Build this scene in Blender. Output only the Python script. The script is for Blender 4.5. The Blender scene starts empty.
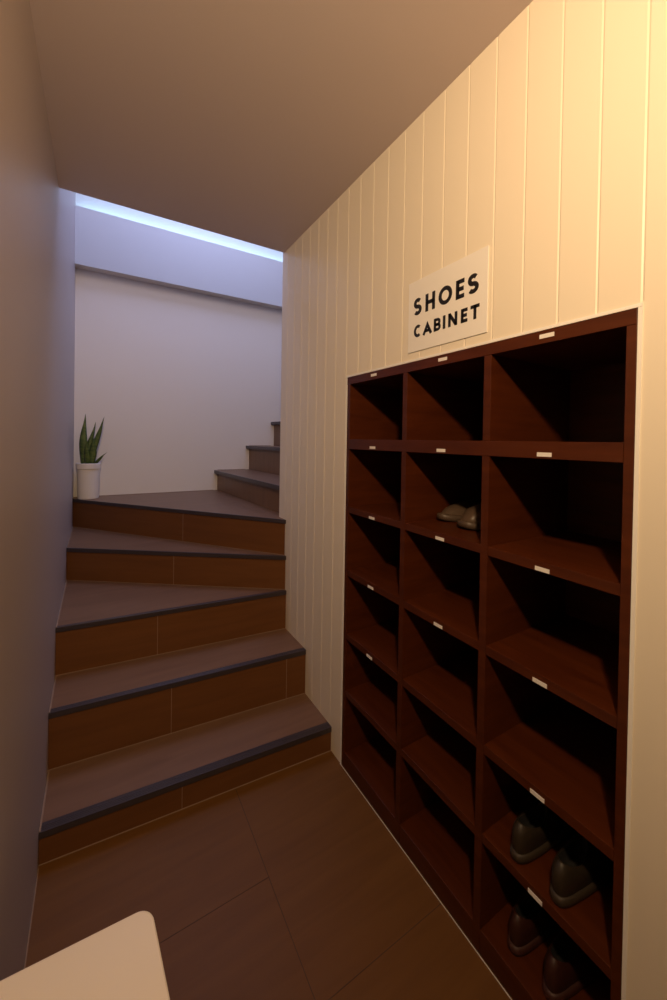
import bpy, bmesh, math, random
from mathutils import Vector, Matrix, Euler
PI = math.pi
random.seed(4)
SC = bpy.context.scene
COL = SC.collection

# ------------------------------------------------------------------ camera
F_PX, CY, YAW, PITCH, ROLL, CAM_H = 382.82, 444.49, 0.5421, -0.01074, 0.01604, 1.275
cam_d = bpy.data.cameras.new('camera')
cam = bpy.data.objects.new('camera', cam_d)
COL.objects.link(cam)
cam_d.sensor_fit = 'VERTICAL'
cam_d.sensor_height = 36.0
cam_d.lens = F_PX / 1000 * 36
cam_d.shift_y = (CY - 500) / 1000
cam_d.clip_start = 0.02
fwd = Vector((math.sin(YAW), math.cos(YAW), 0))
rgt = Vector((math.cos(YAW), -math.sin(YAW), 0))
up = Vector((0, 0, 1))
f2 = fwd * math.cos(PITCH) + up * math.sin(PITCH)
u2 = up * math.cos(PITCH) - fwd * math.sin(PITCH)
r3 = rgt * math.cos(ROLL) + u2 * math.sin(ROLL)
u3 = u2 * math.cos(ROLL) - rgt * math.sin(ROLL)
m = Matrix((r3, u3, -f2)).transposed().to_4x4()
m.translation = (0, 0, CAM_H)
cam.matrix_world = m
SC.camera = cam

# ------------------------------------------------------------------ light and exposure
SC.view_settings.view_transform = 'Standard'
SC.view_settings.look = 'None'
SC.view_settings.gamma = 1
SC.view_settings.use_curve_mapping = False
SC.view_settings.exposure = 0.0
w = bpy.data.worlds.new('world')
SC.world = w
w.use_nodes = True
w.node_tree.nodes['Background'].inputs[0].default_value = (0.30, 0.36, 0.55, 1)
w.node_tree.nodes['Background'].inputs[1].default_value = 0.05

def light(name, kind, loc, energy, color, **kw):
    d = bpy.data.lights.new(name, kind)
    d.energy = energy
    d.color = color
    aim = kw.pop('aim', None)
    for k, v in kw.items():
        setattr(d, k, v)
    o = bpy.data.objects.new(name, d)
    COL.objects.link(o)
    o.location = loc
    if aim:
        o.rotation_euler = (Vector(aim) - Vector(loc)).to_track_quat('-Z', 'Y').to_euler()
    return o

light('warm_spotlight', 'SPOT', (-0.09, -0.22, 2.08), 71, (1, 0.69, 0.38), shadow_soft_size=0.04,
      spot_size=math.radians(164), spot_blend=1.0, aim=(0.81, 1.25, 1.70))
light('stairwell_skylight', 'AREA', (0.7, 2.5, 3.62), 21, (0.46, 0.55, 1.0), shape='RECTANGLE', size=1.4, size_y=0.8)
light('cove_light_strip', 'AREA', (0.7, 3.085, 2.80), 1.1, (0.38, 0.78, 1.0), shape='RECTANGLE', size=1.7, size_y=0.03, aim=(0.7, 3.11, 3.4))

# ------------------------------------------------------------------ materials
def mat(name, color, rough=0.6, spec=0.5, bump=None, noise=None, wood=None, coat=0.0, metal=0.0):
    mt = bpy.data.materials.new(name)
    mt.use_nodes = True
    nt = mt.node_tree
    b = nt.nodes['Principled BSDF']
    b.inputs['Base Color'].default_value = (*color, 1)
    b.inputs['Roughness'].default_value = rough
    b.inputs['Specular IOR Level'].default_value = spec
    b.inputs['Metallic'].default_value = metal
    b.inputs['Coat Weight'].default_value = coat
    tc = nt.nodes.new('ShaderNodeTexCoord')
    if wood:
        scale, c2, amt = wood
        mp = nt.nodes.new('ShaderNodeMapping')
        mp.inputs['Scale'].default_value = scale
        nt.links.new(tc.outputs['Object'], mp.inputs[0])
        n = nt.nodes.new('ShaderNodeTexNoise')
        n.inputs['Scale'].default_value = 1
        n.inputs['Detail'].default_value = 6
        n.inputs['Distortion'].default_value = 0.6
        nt.links.new(mp.outputs[0], n.inputs['Vector'])
        r = nt.nodes.new('ShaderNodeValToRGB')
        r.color_ramp.elements[0].position = 0.5 - amt
        r.color_ramp.elements[1].position = 0.5 + amt
        r.color_ramp.elements[0].color = (*color, 1)
        r.color_ramp.elements[1].color = (*c2, 1)
        nt.links.new(n.outputs['Fac'], r.inputs[0])
        nt.links.new(r.outputs[0], b.inputs['Base Color'])
        bp = nt.nodes.new('ShaderNodeBump')
        bp.inputs['Strength'].default_value = 0.08
        bp.inputs['Distance'].default_value = 0.002
        nt.links.new(n.outputs['Fac'], bp.inputs['Height'])
        nt.links.new(bp.outputs[0], b.inputs['Normal'])
    elif noise:
        scale, amt, dist = noise
        n = nt.nodes.new('ShaderNodeTexNoise')
        n.inputs['Scale'].default_value = scale
        n.inputs['Detail'].default_value = 4
        nt.links.new(tc.outputs['Object'], n.inputs['Vector'])
        bp = nt.nodes.new('ShaderNodeBump')
        bp.inputs['Strength'].default_value = amt
        bp.inputs['Distance'].default_value = dist
        nt.links.new(n.outputs['Fac'], bp.inputs['Height'])
        nt.links.new(bp.outputs[0], b.inputs['Normal'])
    return mt

def tile_floor_mat():
    mt = mat('brown_floor_tile', (0.165, 0.072, 0.018), 0.48, 0.25, wood=((2.5, 26, 3), (0.130, 0.054, 0.013), 0.25))
    return mt

M = dict(
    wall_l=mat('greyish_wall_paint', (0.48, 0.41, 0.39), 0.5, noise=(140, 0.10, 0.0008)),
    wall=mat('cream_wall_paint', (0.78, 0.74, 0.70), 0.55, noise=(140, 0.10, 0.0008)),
    panel=mat('cream_panel_paint', (0.86, 0.78, 0.655), 0.42, noise=(60, 0.05, 0.0006)),
    ceiling=mat('ceiling_paint', (0.66, 0.56, 0.55), 0.8, noise=(90, 0.08, 0.0008)),
    trim=mat('white_trim', (0.93, 0.91, 0.88), 0.4),
    floor=tile_floor_mat(),
    grout=mat('pale_grout', (0.29, 0.20, 0.145), 0.8),
    darkgrout=mat('dark_floor_grout', (0.07, 0.032, 0.016), 0.8),
    tread=mat('brown_stair_tile', (0.21, 0.115, 0.068), 0.42, 0.4, wood=((3, 30, 3), (0.165, 0.088, 0.052), 0.25)),
    riser=mat('russet_riser_tile', (0.17, 0.068, 0.022), 0.45, 0.3, wood=((3, 3, 30), (0.135, 0.052, 0.017), 0.25)),
    nosing=mat('dark_slate_nosing', (0.045, 0.035, 0.042), 0.32),
    wood=mat('dark_mahogany_wood', (0.092, 0.020, 0.004), 0.42, 0.35, wood=((5, 5, 45), (0.056, 0.0105, 0.0025), 0.25)),
    woodh=mat('dark_mahogany_shelf_wood', (0.092, 0.020, 0.004), 0.40, 0.35, wood=((45, 5, 45), (0.056, 0.0105, 0.0025), 0.25)),
    label=mat('white_label', (0.85, 0.82, 0.8), 0.5),
    ink=mat('black_lettering', (0.012, 0.010, 0.010), 0.45),
    sign=mat('white_acrylic', (0.90, 0.87, 0.84), 0.3),
    bench=mat('cream_laminate', (0.92, 0.82, 0.68), 0.35),
    pot=mat('white_ceramic', (0.78, 0.74, 0.70), 0.35),
    soil=mat('dark_soil', (0.03, 0.02, 0.012), 0.95, noise=(200, 0.9, 0.004)),
    leaf=mat('snake_plant_leaf', (0.045, 0.085, 0.022), 0.4, wood=((20, 20, 55), (0.12, 0.17, 0.04), 0.12)),
    tan=mat('taupe_leather', (0.095, 0.06, 0.04), 0.34, noise=(150, 0.15, 0.001)),
    tansole=mat('taupe_rubber', (0.08, 0.05, 0.033), 0.5),
    olive=mat('dark_olive_leather', (0.030, 0.020, 0.012), 0.5, noise=(150, 0.15, 0.001)),
    olivesole=mat('dark_olive_rubber', (0.040, 0.026, 0.016), 0.55),
    maroon=mat('dark_maroon_leather', (0.038, 0.009, 0.005), 0.5, noise=(150, 0.15, 0.001)),
    maroonsole=mat('dark_maroon_rubber', (0.05, 0.014, 0.010), 0.55),
    lining=mat('black_lining', (0.012, 0.010, 0.009), 0.9),
)

# ------------------------------------------------------------------ helpers
def obj(name, bm, mt, parent=None, bevel=0.0, smooth=False):
    bmesh.ops.recalc_face_normals(bm, faces=bm.faces)
    me = bpy.data.meshes.new(name)
    bm.to_mesh(me)
    bm.free()
    for x in (mt if isinstance(mt, list) else [mt]):
        me.materials.append(x)
    if smooth:
        for p in me.polygons:
            p.use_smooth = True
    o = bpy.data.objects.new(name, me)
    COL.objects.link(o)
    if parent:
        o.parent = parent
    if bevel:
        md = o.modifiers.new('bevel', 'BEVEL')
        md.width = bevel
        md.segments = 2
        md.limit_method = 'ANGLE'
    return o

def thing(name, label, cat, loc=(0, 0, 0), rotz=0, group=None):
    o = bpy.data.objects.new(name, None)
    COL.objects.link(o)
    o.location = loc
    o.rotation_euler = (0, 0, rotz)
    o['label'] = label
    o['category'] = cat
    if group:
        o['group'] = group
    return o

def struct(name, bm, mt, bevel=0.0):
    o = obj(name, bm, mt, None, bevel)
    o['kind'] = 'structure'
    return o

def box(bm, x0, x1, y0, y1, z0, z1):
    r = bmesh.ops.create_cube(bm, size=1)
    for vv in r['verts']:
        vv.co = Vector((x0 if vv.co.x < 0 else x1, y0 if vv.co.y < 0 else y1, z0 if vv.co.z < 0 else z1))
    return r

def bx(*a):
    bm = bmesh.new()
    box(bm, *a)
    return bm

def prism(bm, pts, z0, z1):
    """vertical prism over a ground polygon"""
    lo = [bm.verts.new((p[0], p[1], z0)) for p in pts]
    hi = [bm.verts.new((p[0], p[1], z1)) for p in pts]
    bm.faces.new(lo[::-1])
    bm.faces.new(hi)
    n = len(pts)
    for i in range(n):
        bm.faces.new((lo[i], lo[(i + 1) % n], hi[(i + 1) % n], hi[i]))

def slab_between(bm, a, b, thick, z0, z1, side=1):
    """vertical panel from ground point a to b; thickness goes to the left of a->b times side"""
    a = Vector(a); b = Vector(b)
    d = (b - a).normalized()
    n = Vector((-d.y, d.x)) * thick * side
    prism(bm, [a, b, b + n, a + n], z0, z1)

# ------------------------------------------------------------------ the room
XR = 0.8136
def XL(y):
    return -0.1420 - 0.0086 * y
ZC = 2.263
YE = 1.905          # end of the panelled wall / ceiling edge
YF = 3.13           # far wall
YB = -1.7
XROOM = -1.7
YLE = 0.81          # where the left wall begins
ZTOP = 3.7
XFAR = 2.3

# floor: body plus individual tile joints drawn by real recess-like thin strips
bm = bmesh.new()
prism(bm, [(XROOM, YB), (XR + 0.5, YB), (XR + 0.5, 1.6), (XL(1.6) - .02, 1.6), (XL(YLE) - .02, YLE), (XROOM, YLE)], -0.05, 0)
fl = struct('floor', bm, M['floor'])
bm = bmesh.new()
def joint(x0, y0, x1, y1, wd=0.0016):
    slab_between(bm, (x0, y0), (x1, y1), wd, -0.002, 0.0004)
for xx in (-1.375, -0.775, -0.175, 0.425):
    joint(xx, YB, xx, 1.39)
for xx, off in ((-1.375, 0.30), (-0.775, 0.0), (-0.175, 0.30), (0.425, 0.0)):
    for k in range(5):
        yy = 1.33 - off - 0.6 * k if off else 1.33 - 0.6 * k
        if YB < yy < 1.30:
            joint(xx, yy, min(xx + 0.6, XR), yy)
gj = obj('floor_grout', bm, M['darkgrout'], fl)

# ceiling over the entrance (its far end is a downstand face above the stairs)
bm = bmesh.new()
prism(bm, [(XROOM, YB), (XR + 0.6, YB), (XR + 0.6, YE - 0.018), (XL(1.9) - .12, YE - 0.018), (XL(YLE) - .12, YLE), (XROOM, YLE)], ZC, ZC + 0.16)
struct('ceiling', bm, M['ceiling'])

# left wall
bm = bmesh.new()
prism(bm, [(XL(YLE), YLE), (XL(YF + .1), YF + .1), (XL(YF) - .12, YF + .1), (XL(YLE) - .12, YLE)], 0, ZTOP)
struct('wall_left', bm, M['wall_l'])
bm = bmesh.new()
box(bm, XROOM, XL(YLE) - .12, YLE, YLE + 0.1, 0, ZC)
struct('wall_left_return', bm, M['wall'])
struct('wall_side', bx(XROOM - 0.1, XROOM, YB, YLE + 0.1, 0, ZC), M['wall'])
struct('wall_back', bx(XROOM - 0.1, XR + 0.6, YB - 0.1, YB, 0, ZC), M['wall'])

# far wall of the stairwell, with its projecting bulkhead
struct('wall_far', bx(XL(YF), XFAR, YF, YF + 0.1, 0, ZTOP), M['wall'])
struct('trim_1', bx(XL(3.06), XFAR, 3.05, YF, 2.41, 2.79), M['wall'])
struct('wall_stairwell_end', bx(XFAR, XFAR + 0.1, YE, YF + 0.1, 0, ZTOP), M['wall'])
struct('wall_stairwell_front', bx(XL(YE) - .1, XR + 0.02, YE - 0.138, YE - 0.018, ZC + 0.16, ZTOP), M['wall'])
struct('ceiling_stairwell', bx(XL(YE) - .1, XFAR + 0.1, YE - 0.138, YF + 0.1, ZTOP, ZTOP + 0.1), M['ceiling'])

# right wall: boarded face with V grooves, opening for the cabinet
CY0, CY1, CZT, CDEP = 1.2514, 0.3077, 1.5196, 0.36      # far end, near end, top, depth
TR = 0.007
def boarded(bm, y0, y1, z0, z1, grooves):
    """front skin of boards between y0<y1: real 2.5 mm V grooves, 6 mm thick behind"""
    prof = [(XR, y0)]
    for g in sorted(grooves):
        if y0 + 0.0035 < g < y1 - 0.0035:
            prof += [(XR, g - 0.0030), (XR + 0.0013, g), (XR, g + 0.0030)]
    prof.append((XR, y1))
    prof += [(XR + 0.02, y1), (XR + 0.02, y0)]
    lo = [bm.verts.new((p[0], p[1], z0)) for p in prof]
    hi = [bm.verts.new((p[0], p[1], z1)) for p in prof]
    n = len(prof)
    for i in range(n):
        bm.faces.new((lo[i], lo[(i + 1) % n], hi[(i + 1) % n], hi[i]))
    bm.faces.new(lo[::-1]); bm.faces.new(hi)
GR = [.302, .375, .450, .529, .608, .690, .773, .856, .937, 1.019, 1.100, 1.181, 1.262, 1.343, 1.424, 1.505, 1.586, 1.667, 1.748, 1.829]
bm = bmesh.new()
boarded(bm, CY0 + TR, YE, 0, CZT + TR, GR)
boarded(bm, 0.298, YE, CZT + TR, ZC + .02, GR)
box(bm, XR, XR + 0.02, YB, 0.298, CZT + TR + 0, ZC + .02)
box(bm, XR, XR + 0.02, YB, CY1 - TR, 0, CZT + TR)
box(bm, XR + 0.0005, XR + 0.03, 0.296, 0.312, CZT + .0004, CZT + TR + .003)                  # plain part to the right of the cabinet
# body behind the skin
box(bm, XR + 0.02, XFAR, CY0 + TR, YE, 0, CZT + TR)
box(bm, XR + 0.02, XR + 0.6, YB, CY1 - .0004, 0, CZT + TR)
box(bm, XR + 0.02, XR + 0.6, YB, CY0 + TR, CZT + TR, ZC + .02)
box(bm, XR + 0.02, XFAR, CY0 + TR, YE, CZT + TR, ZTOP)
box(bm, XR + CDEP + 0.03, XR + 0.6, CY1 - TR, CY0 + TR, 0, CZT + TR)
struct('wall_right', bm, M['panel'])

# thin white trim round the cabinet opening
bm = bmesh.new()
P = 0.0025
box(bm, XR - P, XR + 0.01, CY1 - TR, CY0 + TR, CZT + 0.0005, CZT + TR)
box(bm, XR - P, XR + 0.01, CY0 + 0.0005, CY0 + TR, 0.0005, CZT)
box(bm, XR - P, XR + 0.01, CY1 - TR, CY1 - 0.0005, 0.0005, CZT)
box(bm, XR - P - .0006, XR - P, CY1 - TR, CY0 + TR, 0.0005, 0.004)
struct('trim_2', bm, M['trim'])

# ------------------------------------------------------------------ staircase with winders
st = thing('staircase', 'winding brown tiled staircase with dark nosings rising and turning right', 'stairs', (XR - 0.4, 1.4, 0))
ST0 = Vector((XR - 0.4, 1.4, 0))
def sobj(name, bm, mt, parent=st, bevel=0.0):
    for v_ in bm.verts:
        v_.co -= ST0
    return obj(name, bm, mt, parent, bevel)
XW = XR - 0.0006
def L_(y): return Vector((XL(y) + 0.0006, y))
Zs = [0, 0.100, 0.303, 0.500, 0.675, 0.860, 1.020, 1.219, 1.425, 1.62, 1.81]
NO = {1: (L_(1.398), Vector((XW, 1.328))), 2: (L_(1.645), Vector((XW, 1.566))), 3: (L_(1.888), Vector((XW, 1.794))),
      4: (L_(2.485), Vector((XW, 1.803))), 5: (L_(3.045), Vector((XW, 1.812)))}
for k, (xa, xb) in {6: (0.768, 0.836), 7: (1.026, 1.09), 8: (1.246, 1.31), 9: (1.47, 1.53), 10: (1.69, 1.75)}.items():
    NO[k] = (Vector((xa, YF - .0006)), Vector((xb, YE + .0006)))
RJ = {1: 0.43, 2: 0.0, 3: 0.0, 4: 0.0, 5: 0.0}
NOSE = {1: 0.034, 2: 0.026, 3: 0.018, 4: 0.012, 5: 0.010, 6: 0.010, 7: 0.010, 8: 0.010, 9: 0.010, 10: 0.010}
OVER = {1: 0.004, 2: 0.004, 3: 0.006, 4: 0.008, 5: 0.008, 6: 0.026, 7: 0.030, 8: 0.030, 9: 0.030, 10: 0.030}
TH = 0.016
joints = {1: [0.41], 2: [0.41, 0.905], 3: [0.385], 4: [0.50], 5: [0.58]}
for k in range(1, 11):
    a, b = NO[k]
    z = Zs[k]
    d = (b - a).normalized()
    n = Vector((-d.y, d.x))                       # points up the flight
    if n.y < 0 and k <= 5: n = -n
    if k >= 6 and n.x < 0: n = -n
    def cut(p, off):
        """move the nosing line by off up the flight, keeping it on the walls"""
        q0 = p + n * off
        if k <= 5:
            t = (p.x - q0.x) / d.x
        else:
            t = (p.y - q0.y) / d.y
        return q0 + d * t
    # tread
    if k < 5:
        na, nb = NO[k + 1]
        dn = (nb - na).normalized(); nn = Vector((-dn.y, dn.x))
        back = [nb + Vector((0, 0.03)), na + Vector((0, 0.03))]
        if k in (3, 4): back = [nb + Vector((0, 0.012)), na + Vector((0, 0.035))]
        poly = [cut(a, NOSE[k]), cut(b, NOSE[k])] + back
    elif k == 5:
        poly = [cut(a, NOSE[k]), cut(b, NOSE[k]), Vector((XW, YE + .0006)), Vector((0.90, YE + .0006)), Vector((0.83, YF - .0006)), Vector((XL(YF) + 0.0006, YF - .0006))]
    elif k < 10:
        na, nb = NO[k + 1]
        poly = [cut(a, NOSE[k]), cut(b, NOSE[k]), nb + Vector((0.05, 0)), na + Vector((0.05, 0))]
    else:
        poly = [cut(a, NOSE[k]), cut(b, NOSE[k]), Vector((XFAR - .002, YE + .0006)), Vector((XFAR - .002, YF - .0006))]
    bm = bmesh.new(); prism(bm, poly, z - TH, z)
    tr = sobj('tread', bm, M['tread'])
    # nosing
    bm = bmesh.new(); prism(bm, [a, b, cut(b, NOSE[k] - 0.0005), cut(a, NOSE[k] - 0.0005)], z - (0.020 if k < 6 else 0.024), z + 0.0006)
    if k < 3:   # grip ribs on the tile edge
        for r_ in (0.007, 0.013, 0.019):
            prism(bm, [cut(a, r_), cut(b, r_), cut(b, r_ + 0.002), cut(a, r_ + 0.002)], z, z + 0.0016)
    sobj('nosing', bm, M['nosing'], tr, 0.0012)
    # riser
    bm = bmesh.new()
    ra, rb = cut(a, OVER[k]), cut(b, OVER[k])
    rt = 0.010 if k < 6 else 0.014
    zb = Zs[k - 1] + 0.0003
    prism(bm, [ra, rb, cut(b, OVER[k] + rt), cut(a, OVER[k] + rt)], zb, z - 0.0205 if k < 6 else z - 0.0245)
    ri = sobj('riser', bm, M['riser'] if k < 6 else M['tread'])
    # pale joints: foot of the riser, upright tile joints, wall edge of the tread
    bm = bmesh.new()
    e = -0.0007
    if k < 6:
        prism(bm, [cut(a, OVER[k] - .003), cut(b, OVER[k] - .003), cut(b, OVER[k]), cut(a, OVER[k])], zb, zb + 0.0013)
        for f in joints[k]:
            c = ra.lerp(rb, f)
            slab_between(bm, c - d * 0.001, c + d * 0.001, 0.0006, zb, z - 0.0205, side=-1 if n.dot(Vector((-d.y, d.x))) > 0 else 1)
        if k == 5:
            prism(bm, [(XL(YF) + .002, YF - .0045), (0.76, YF - .0045), (0.76, YF - .001), (XL(YF) + .002, YF - .001)], z, z + 0.003)
            sobj('grout_line', bm, M['grout'], ri)
        else:
            yl0 = a.y + 0.002; yl1 = NO[k + 1][0].y
            prism(bm, [(XL(yl0) + .0008, yl0), (XL(yl0) + .0055, yl0), (XL(yl1) + .0055, yl1), (XL(yl1) + .0008, yl1)], z, z + 0.003)
            sobj('grout_line', bm, M['grout'], ri)
    else:
        box(bm, min(ra.x, rb.x) - 0.0, NO[k + 1][0].x if k < 10 else XFAR - .01, YF - .0045, YF - .001, z + .0008, z + 0.004)
        sobj('grout_line', bm, M['grout'], ri)

# pale joint where the floor meets the left wall
bm = bmesh.new()
prism(bm, [(XL(YLE) + .0005, YLE), (XL(YLE) + .003, YLE), (XL(1.39) + .003, 1.39), (XL(1.39) + .0005, 1.39)], 0.0004, 0.003)
struct('trim_3', bm, M['grout'])

# ------------------------------------------------------------------ shoe cabinet
cb = thing('shoe_cabinet', 'dark mahogany built-in shoe cabinet with eighteen open compartments', 'cabinet', (XR, (CY0 + CY1) / 2, 0))
C0 = Vector((XR, (CY0 + CY1) / 2, 0))
def cobj(name, bm, mt, parent=cb, bevel=0.0):
    for v_ in bm.verts:
        v_.co -= C0
    return obj(name, bm, mt, parent, bevel)
XB = XR + CDEP
YS = [1.2514, 0.9180, 0.6170, 0.3077]          # column bounds (outer / divider centres)
DW = 0.0205                                      # board thickness
ZSH = [1.2797, 1.0201, 0.7748, 0.5281, 0.3060, 0.0640]
XF = XR - 0.0012
cobj('back_panel', bx(XB, XB + 0.008, CY1 + .0006, CY0 - .0006, 0.001, CZT - .0006), M['wood'])
cobj('side_panel', bx(XF, XB, CY0 - DW, CY0 - .0006, 0.0045, CZT - 0.0285), M['wood'], bevel=0.0008)
cobj('side_panel', bx(XF, XB, CY1 + .0006, CY1 + 0.017, 0.0045, CZT - 0.0285), M['wood'], bevel=0.0008)
cobj('top_panel', bx(XF - .001, XB, CY1 + .0006, CY0 - .0006, CZT - 0.0285, CZT - .0006), M['woodh'], bevel=0.0008)
cobj('rail', bx(XF - .001, XR + 0.02, CY1 + 0.0172, CY0 - DW - .0002, 1.2797 - 0.037, 1.2797), M['woodh'], bevel=0.0008)
for yc in (YS[1], YS[2]):
    bm = bmesh.new()
    box(bm, XF, XB, yc - DW / 2, yc + DW / 2, 1.2802, CZT - 0.0288)
    cobj('divider', bm, M['wood'], bevel=0.0008)
    bm = bmesh.new()
    box(bm, XF, XR + .02, yc - DW / 2, yc + DW / 2, 0.0045, 1.2797 - 0.0373)
    box(bm, XR + .02, XB, yc - DW / 2, yc + DW / 2, 0.0045, 1.2797 - 0.0373)
    cobj('divider', bm, M['wood'])
ZL = [CZT - 0.013, 1.2797 - 0.028, 1.0201 - .0165, .7748 - .0165, .5281 - .0165, .3060 - .0165]
nlab = [5, 4, 6]
ylab = [1.081, 0.763, 0.470]
for c in range(3):
    y1 = YS[c] - (DW if c == 0 else DW / 2) - .0003
    y0 = YS[c + 1] + (0.0173 if c == 2 else DW / 2 + .0003)
    for r_, z in enumerate(ZSH):
        x0 = XR + .0202 if r_ == 0 else XF + .0008
        t = 0.0225
        if r_ == 5:
            bm = bx(x0, XB, y0, y1, 0.0045, z)
            cobj('bottom_shelf', bm, M['woodh'], bevel=0.0008)
        else:
            cobj('shelf', bx(x0, XB - .0005, y0, y1, z - t, z), M['woodh'], bevel=0.0008)
    for r_ in range(nlab[c]):
        z = ZL[r_]; y = ylab[c]
        xf = XF - .001 if r_ < 2 else XF + .0008
        lw = 0.0158
        bm = bx(xf - 0.0012, xf, y - lw, y + lw, z - 0.0045, z + 0.0045)
        lb = cobj('label_holder', bm, M['label'])
        lb['label'] = 'small white label strip on the shelf front'

# ------------------------------------------------------------------ sign with its lettering
SY0, SY1, SZ0, SZ1 = 0.9065, 0.6205, 1.5490, 1.7630
sg = thing('wall_sign', 'white rectangular sign with black SHOES CABINET lettering above the shoe cabinet', 'sign', (XR, (SY0 + SY1) / 2, SZ0))
S0 = Vector((XR, (SY0 + SY1) / 2, SZ0))
def gobj(name, bm, mt, bevel=0.0):
    for v_ in bm.verts:
        v_.co -= S0
    return obj(name, bm, mt, sg, bevel)
gobj('sign_panel', bx(XR - 0.0028, XR - .0002, SY1, SY0, SZ0, SZ1), M['sign'], 0.0005)

def stroke(bm, pts, wd, closed=False):
    """flat stroke in (u,z) with real thickness, mitred"""
    n = len(pts); P_ = [Vector(p) for p in pts]; lft = []; rgt_ = []
    for i in range(n):
        if closed:
            a, b, c = P_[i - 1], P_[i], P_[(i + 1) % n]
        else:
            a = P_[i - 1] if i else P_[i]; b = P_[i]; c = P_[i + 1] if i < n - 1 else P_[i]
        d1 = (b - a).normalized() if (b - a).length > 1e-9 else (c - b).normalized()
        d2 = (c - b).normalized() if (c - b).length > 1e-9 else d1
        n1 = Vector((-d1.y, d1.x)); n2 = Vector((-d2.y, d2.x))
        nn = (n1 + n2).normalized()
        s = wd / 2 / max(0.35, nn.dot(n1))
        lft.append(b + nn * s); rgt_.append(b - nn * s)
    def V3(p, x): return bm.verts.new((x, SY0 - p.x - 0.0015, p.y))
    xf, xb = XR - 0.0034, XR - 0.0027
    A = [V3(p, xf) for p in lft]; B = [V3(p, xf) for p in rgt_]
    A2 = [V3(p, xb) for p in lft]; B2 = [V3(p, xb) for p in rgt_]
    rng = range(n if closed else n - 1)
    for i in rng:
        j = (i + 1) % n
        bm.faces.new((A[i], A[j], B[j], B[i]))
        bm.faces.new((A2[i], B2[i], B2[j], A2[j]))
        bm.faces.new((A[i], A2[i], A2[j], A[j])); bm.faces.new((B[i], B[j], B2[j], B2[i]))
    if not closed:
        bm.faces.new((A[0], B[0], B2[0], A2[0])); bm.faces.new((A[-1], A2[-1], B2[-1], B[-1]))

def arc(cx, cz, rx, rz, a0, a1, n=14):
    return [(cx + rx * math.cos(math.radians(a0 + (a1 - a0) * i / n)), cz + rz * math.sin(math.radians(a0 + (a1 - a0) * i / n))) for i in range(n + 1)]

def letter(ch, u0, u1, z0, z1, wd):
    bm = bmesh.new()
    h = wd / 2
    a, b, c, d = u0 + h, u1 - h, z0 + h, z1 - h
    mid = (z0 + z1) / 2; um = (u0 + u1) / 2
    S = lambda *p, **k: stroke(bm, list(p), wd, **k)
    if ch == 'H':
        S((a, z0), (a, z1)); S((b, z0), (b, z1)); S((a, mid), (b, mid))
    elif ch == 'E':
        S((a, z0), (a, z1)); S((a, c), (u1, c)); S((a, d), (u1, d)); S((a, mid), (u1 - .002, mid))
    elif ch == 'I':
        S((um, z0), (um, z1))
    elif ch == 'T':
        S((um, z0), (um, z1)); S((u0, d), (u1, d))
    elif ch == 'N':
        S((a, z0), (a, z1)); S((b, z0), (b, z1)); S((a, z1 - h * .6), (b, z0 + h * .6))
    elif ch == 'A':
        S((a - h * .3, z0), (um, z1 - wd * .95), (b + h * .3, z0)); S((u0 + .009, z0 + .011), (u1 - .009, z0 + .011))
    elif ch == 'O':
        stroke(bm, arc(um, mid, (u1 - u0) / 2 - h, (z1 - z0) / 2 - h, 0, 360, 36)[:-1], wd, True)
    elif ch == 'C':
        stroke(bm, arc(um + .003, mid, (u1 - u0) / 2 - h + .002, (z1 - z0) / 2 - h, 52, 308, 26), wd)
    elif ch == 'B':
        S((a, z0), (a, z1))
        rr = (d - mid) / 2
        stroke(bm, [(a, d)] + arc(b - rr - .001, mid + rr, rr, rr, 90, -90, 12) + [(a, mid)], wd * .92)
        rr = (mid - c) / 2
        stroke(bm, [(a, mid)] + arc(b - rr, c + rr, rr, rr, 90, -90, 12) + [(a, c)], wd * .92)
    elif ch == 'S':
        rz1 = (d - mid) / 2; rx1 = (b - a) / 2 * .93; rx2 = (b - a) / 2
        top = arc(um, mid + rz1, rx1, rz1, 35, 262, 16)
        bot = arc(um, mid - rz1, rx2, rz1, 82, -145, 16)
        stroke(bm, top + bot, wd)
    gobj('letter', bm, M['ink'])
for ch, u0, u1 in (('S', .0215, .0560), ('H', .0715, .1095), ('O', .1230, .1720), ('E', .1850, .2130), ('S', .2235, .2585)):
    letter(ch, u0, u1, 1.6575, 1.7085, 0.0114)
for ch, u0, u1 in (('C', .0235, .0530), ('A', .0625, .0990), ('B', .1065, .1330), ('I', .1405, .1500), ('N', .1600, .1915), ('E', .2035, .2250), ('T', .2345, .2620)):
    letter(ch, u0, u1, 1.5905, 1.6275, 0.0089)

# ------------------------------------------------------------------ bench corner in the foreground
bn = thing('bench', 'cream white bench top with a rounded corner beside the left wall', 'bench', (-0.25, 0.4, 0))
def rounded_rect(x0, x1, y0, y1, r, n=8):
    pts = []
    for cx, cy, a0 in ((x1 - r, y1 - r, 0), (x0 + r, y1 - r, 90), (x0 + r, y0 + r, 180), (x1 - r, y0 + r, 270)):
        for i in range(n + 1):
            a = math.radians(a0 + 90 * i / n)
            pts.append((cx + r * math.cos(a), cy + r * math.sin(a)))
    return pts
def rounded_poly(pts, rad, n=8):
    out = []
    for i, p in enumerate(pts):
        p = Vector(p); a = (Vector(pts[i - 1]) - p).normalized(); b = (Vector(pts[(i + 1) % len(pts)]) - p).normalized()
        half = a.angle(b) / 2
        t = rad / math.tan(half)
        c = p + (a + b).normalized() * (rad / math.sin(half))
        s0, s1 = p + a * t - c, p + b * t - c
        tot = s0.angle_signed(s1)
        for k in range(n + 1):
            q_ = s0.copy(); q_.rotate(Matrix.Rotation(-tot * k / n, 2)); out.append(c + q_)
    return out
bm = bmesh.new()
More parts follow.
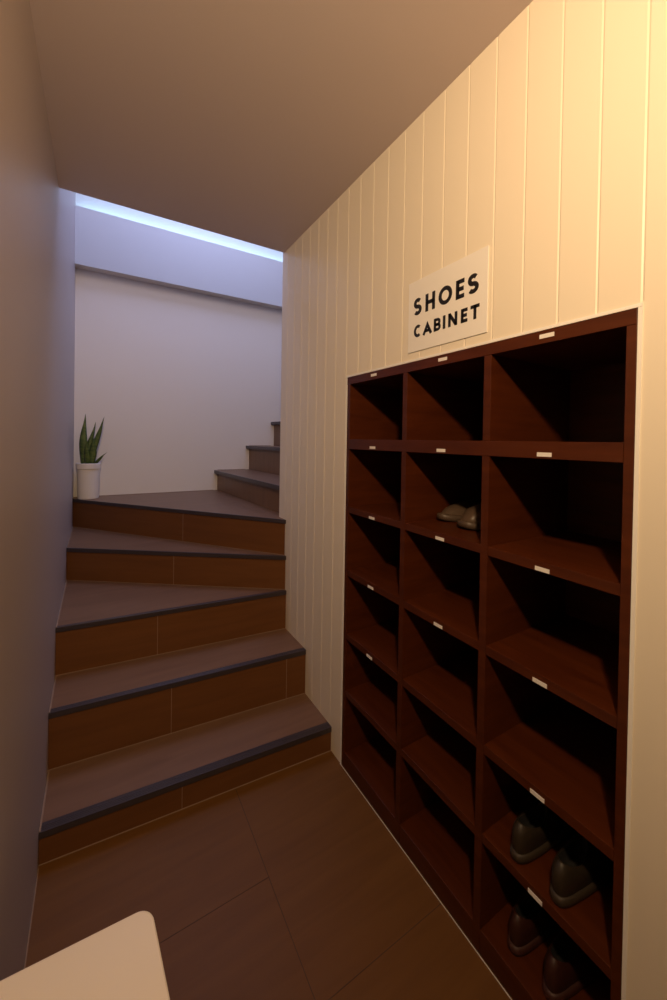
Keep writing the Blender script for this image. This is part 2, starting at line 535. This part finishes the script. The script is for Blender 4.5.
prism(bm, rounded_poly([(0.335, 0.376), (-0.08, 0.3985), (-0.12, -0.36), (0.397, -0.38)], 0.030), 0.376, 0.400)
bt = obj('seat_board', bm, M['bench'], bn, 0.003)
for sx, sx2 in ((-0.04, -0.07), (0.28, 0.34)):
    for sy in (-0.32, 0.32):
        bm = bmesh.new()
        r0, r1 = 0.016, 0.022
        lo = [bm.verts.new((sx + r0 * a, sy + r0 * b, 0)) for a, b in ((-1, -1), (1, -1), (1, 1), (-1, 1))]
        hi = [bm.verts.new((sx + r1 * a, sy + r1 * b, 0.3755)) for a, b in ((-1, -1), (1, -1), (1, 1), (-1, 1))]
        bm.faces.new(lo[::-1]); bm.faces.new(hi)
        for i in range(4):
            bm.faces.new((lo[i], lo[(i + 1) % 4], hi[(i + 1) % 4], hi[i]))
        obj('leg', bm, M['bench'], bn, 0.002)

# ------------------------------------------------------------------ potted snake plant
pl = thing('potted_snake_plant', 'snake plant with upright dark green leaves in a white pot on the corner stair', 'plant', (-0.082, 3.048, 0.8605))
def lathe(bm, prof, seg=40, closed=False):
    rings = []
    for r_, z in prof:
        rings.append([bm.verts.new((r_ * math.cos(2 * PI * i / seg), r_ * math.sin(2 * PI * i / seg), z)) for i in range(seg)])
    for A, B in zip(rings, rings[1:]):
        for i in range(seg):
            j = (i + 1) % seg
            bm.faces.new((A[i], A[j], B[j], B[i]))
    bm.faces.new(rings[0][::-1]); bm.faces.new(rings[-1])
bm = bmesh.new()
lathe(bm, [(0.058, 0), (0.0605, 0.003), (0.0635, 0.10), (0.0655, 0.196), (0.0695, 0.198), (0.0715, 0.202), (0.0725, 0.232), (0.071, 0.236), (0.067, 0.236), (0.065, 0.233), (0.063, 0.205), (0.04, 0.204)])
obj('pot', bm, M['pot'], pl, smooth=False)
bm = bmesh.new()
lathe(bm, [(0.062, 0.2055), (0.0625, 0.220), (0.050, 0.226), (0.02, 0.229)])
obj('soil', bm, M['soil'], pl, smooth=True)
def leaf(x, y, hgt, wid, lean, tilt, twist, seed):
    """sword leaf: channelled blade with thickness; lean in x, tilt in y"""
    rnd = random.Random(seed)
    bm = bmesh.new(); n = 16; rows = []
    for i in range(n + 1):
        t = i / n
        wv = wid * (0.62 + 0.55 * math.sin(PI * min(1, t * 1.15 + 0.05)) * 0.8) * (1 - t ** 3.2) + 0.0006
        tw = twist + 0.5 * t
        cx = x + lean * (t ** 1.4); cyy = y + tilt * (t ** 1.3); cz = 0.215 + hgt * t
        cx += 0.003 * math.sin(t * 7 + seed)
        row = []
        for s, q_ in ((-1, 0), (-0.5, -0.25), (0, -0.38), (0.5, -0.25), (1, 0), (0.5, -0.02), (0, -0.12), (-0.5, -0.02)):
            lx = s * wv / 2; ly = q_ * wv * 0.5
            row.append(bm.verts.new((cx + lx * math.cos(tw) - ly * math.sin(tw), cyy + lx * math.sin(tw) + ly * math.cos(tw), cz)))
        rows.append(row)
    for A, B in zip(rows, rows[1:]):
        for i in range(8):
            j = (i + 1) % 8
            bm.faces.new((A[i], A[j], B[j], B[i]))
    bm.faces.new(rows[0][::-1]); bm.faces.new(rows[-1])
    obj('leaf', bm, M['leaf'], pl, smooth=True)
leaf(-0.030, 0.000, 0.350, 0.049, 0.008, -0.020, -0.45, 1)
leaf(-0.012, 0.015, 0.300, 0.037, 0.050, -0.010, -0.30, 2)
leaf(0.012, -0.012, 0.335, 0.041, 0.078, -0.030, -0.55, 3)
leaf(0.018, -0.028, 0.200, 0.049, 0.012, -0.030, -0.50, 4)
leaf(0.030, -0.010, 0.095, 0.024, 0.080, -0.030, -0.20, 5)
leaf(-0.008, -0.025, 0.180, 0.037, 0.000, -0.030, -0.50, 6)

# ------------------------------------------------------------------ shoes
def make_shoe(label, up_m, sole_m, L, W, collar, toe_h, heel_h, side, loc, rotz, grp='shoes kept on the cabinet shelves'):
    """shoe lying along local +X: heel at x=0, toe at x=L; side=+1/-1 mirrors the foot shape"""
    t = thing('shoe', label, 'shoe', loc, rotz, grp)
    N = 40
    def foot(k, grow=0.0):
        a = 2 * PI * k / N
        c, s = math.cos(a), math.sin(a)
        x = L / 2 + L / 2 * math.copysign(abs(c) ** 0.82, c)
        u = x / L
        hw = W / 2 * (0.74 + 0.26 * math.sin(PI * min(1, max(0, (u - 0.18) / 0.95))) ** 1.0 - 0.07 * math.exp(-((u - .38) / .12) ** 2))
        y = hw * math.copysign(abs(s) ** 0.72, s) + side * 0.010 * math.sin(PI * u) * (u)
        dx = (x - L / 2)
        return Vector((x + grow * c, y + grow * s, 0))
    # sole
    bm = bmesh.new(); rings = []
    for g, z in ((-0.004, 0), (0.002, 0.002), (0.004, 0.010), (0.003, 0.019), (-0.002, 0.021)):
        rings.append([bm.verts.new(foot(k, g) + Vector((0, 0, z + (0.006 * max(0, (foot(k).x / L - .8) / .2) ** 2)))) for k in range(N)])
    for A, B in zip(rings, rings[1:]):
        for i in range(N):
            j = (i + 1) % N
            bm.faces.new((A[i], A[j], B[j], B[i]))
    bm.faces.new(rings[0][::-1]); bm.faces.new(rings[-1])
    obj('sole', bm, sole_m, t, smooth=True)
    # upper
    cx0, crx, cry = L * 0.27, L * 0.215, W * 0.27
    def coll(k):
        a = 2 * PI * k / N
        x = cx0 + crx * math.cos(a)
        u = (x - cx0) / crx          # -1 heel .. 1 throat
        z = collar + (heel_h - collar) * max(0, -u) ** 1.5 + 0.010 * max(0, u) ** 2
        return Vector((x, cry * math.sin(a) * (1 - 0.12 * u), z))
    bm = bmesh.new(); rings = []
    S = 11
    for s in range(S + 1):
        q_ = s / S
        ring = []
        for k in range(N):
            f = foot(k, -0.0025); c = coll(k)
            a = 2 * PI * k / N
            dist = (Vector((c.x, c.y)) - Vector((f.x, f.y))).length
            front = max(0, min(1, (dist - 0.03) / (L * 0.35)))
            hz = q_                                   # horizontal progress
            # heel and sides: nearly upright with a small bulge; toe: rounded box then a straight instep
            hh = (1 - front) * (q_ ** 1.7) + front * (q_ ** 1.35)
            zz_side = 0.02 + (c.z - 0.02) * (math.sin(q_ * PI / 2) * 0.55 + q_ * 0.45)
            toe = toe_h * (1 - (1 - min(1, q_ * 2.2)) ** 2.2)
            zz_toe = max(0.02, toe + (c.z - toe_h) * max(0, (q_ - 0.22) / 0.78) ** 1.15)
            z = zz_side * (1 - front) + zz_toe * front
            p = Vector((f.x + (c.x - f.x) * hh, f.y + (c.y - f.y) * hh, z))
            bul = 0.005 * math.sin(PI * q_) * (1 - front)
            p.x += math.cos(a) * bul; p.y += math.sin(a) * bul
            ring.append(bm.verts.new(p))
        rings.append(ring)
    # rolled collar edge and inner lining going down
    cen = Vector((cx0, 0, 0))
    for ins, dz in ((0.05, 0.002), (0.11, -0.001), (0.16, -0.012), (0.18, -0.035)):
        ring = []
        for k in range(N):
            c = coll(k); h = Vector((c.x, c.y, 0)); h = h + (cen - h) * ins
            ring.append(bm.verts.new((h.x, h.y, max(0.024, c.z + dz))))
        rings.append(ring)
    nlin = len(rings) - 3
    for ri_, (A, B) in enumerate(zip(rings, rings[1:])):
        for i in range(N):
            j = (i + 1) % N
            fc = bm.faces.new((A[i], A[j], B[j], B[i]))
            fc.material_index = 1 if ri_ >= nlin else 0
    fc = bm.faces.new(rings[-1]); fc.material_index = 1
    obj('upper', bm, [up_m, M['lining']], t, smooth=True)
    # toe seam / apron piping
    return t
g2 = 'shoes kept on the cabinet shelves'
# taupe pair in the middle column, toes towards the room (local +X turned to -X)
make_shoe('taupe leather shoe in the middle column, farther from the right divider than its mate', M['tan'], M['tansole'], 0.240, 0.074, 0.052, 0.038, 0.060, 1, (1.168, 0.872, 1.0203), PI)
make_shoe('taupe leather shoe in the middle column, nearer the right divider and overlapping its mate', M['tan'], M['tansole'], 0.245, 0.102, 0.068, 0.050, 0.076, -1, (1.146, 0.758, 1.0203), PI)
# olive pair, fifth compartment of the right column, heels towards the room
make_shoe('dark olive shoe, left of the pair in the second compartment from the floor', M['olive'], M['olivesole'], 0.262, 0.074, 0.062, 0.045, 0.080, 1, (0.826, 0.527, 0.3063), 0.0)
make_shoe('dark olive shoe, right of the pair in the second compartment from the floor', M['olive'], M['olivesole'], 0.262, 0.074, 0.062, 0.045, 0.080, -1, (0.824, 0.432, 0.3063), 0.03)
make_shoe('dark maroon shoe, left of the pair in the bottom right compartment', M['maroon'], M['maroonsole'], 0.262, 0.074, 0.062, 0.045, 0.082, 1, (0.842, 0.540, 0.0643), 0.0)
make_shoe('dark maroon shoe, right of the pair in the bottom right compartment', M['maroon'], M['maroonsole'], 0.262, 0.074, 0.062, 0.045, 0.082, -1, (0.840, 0.452, 0.0643), 0.03)
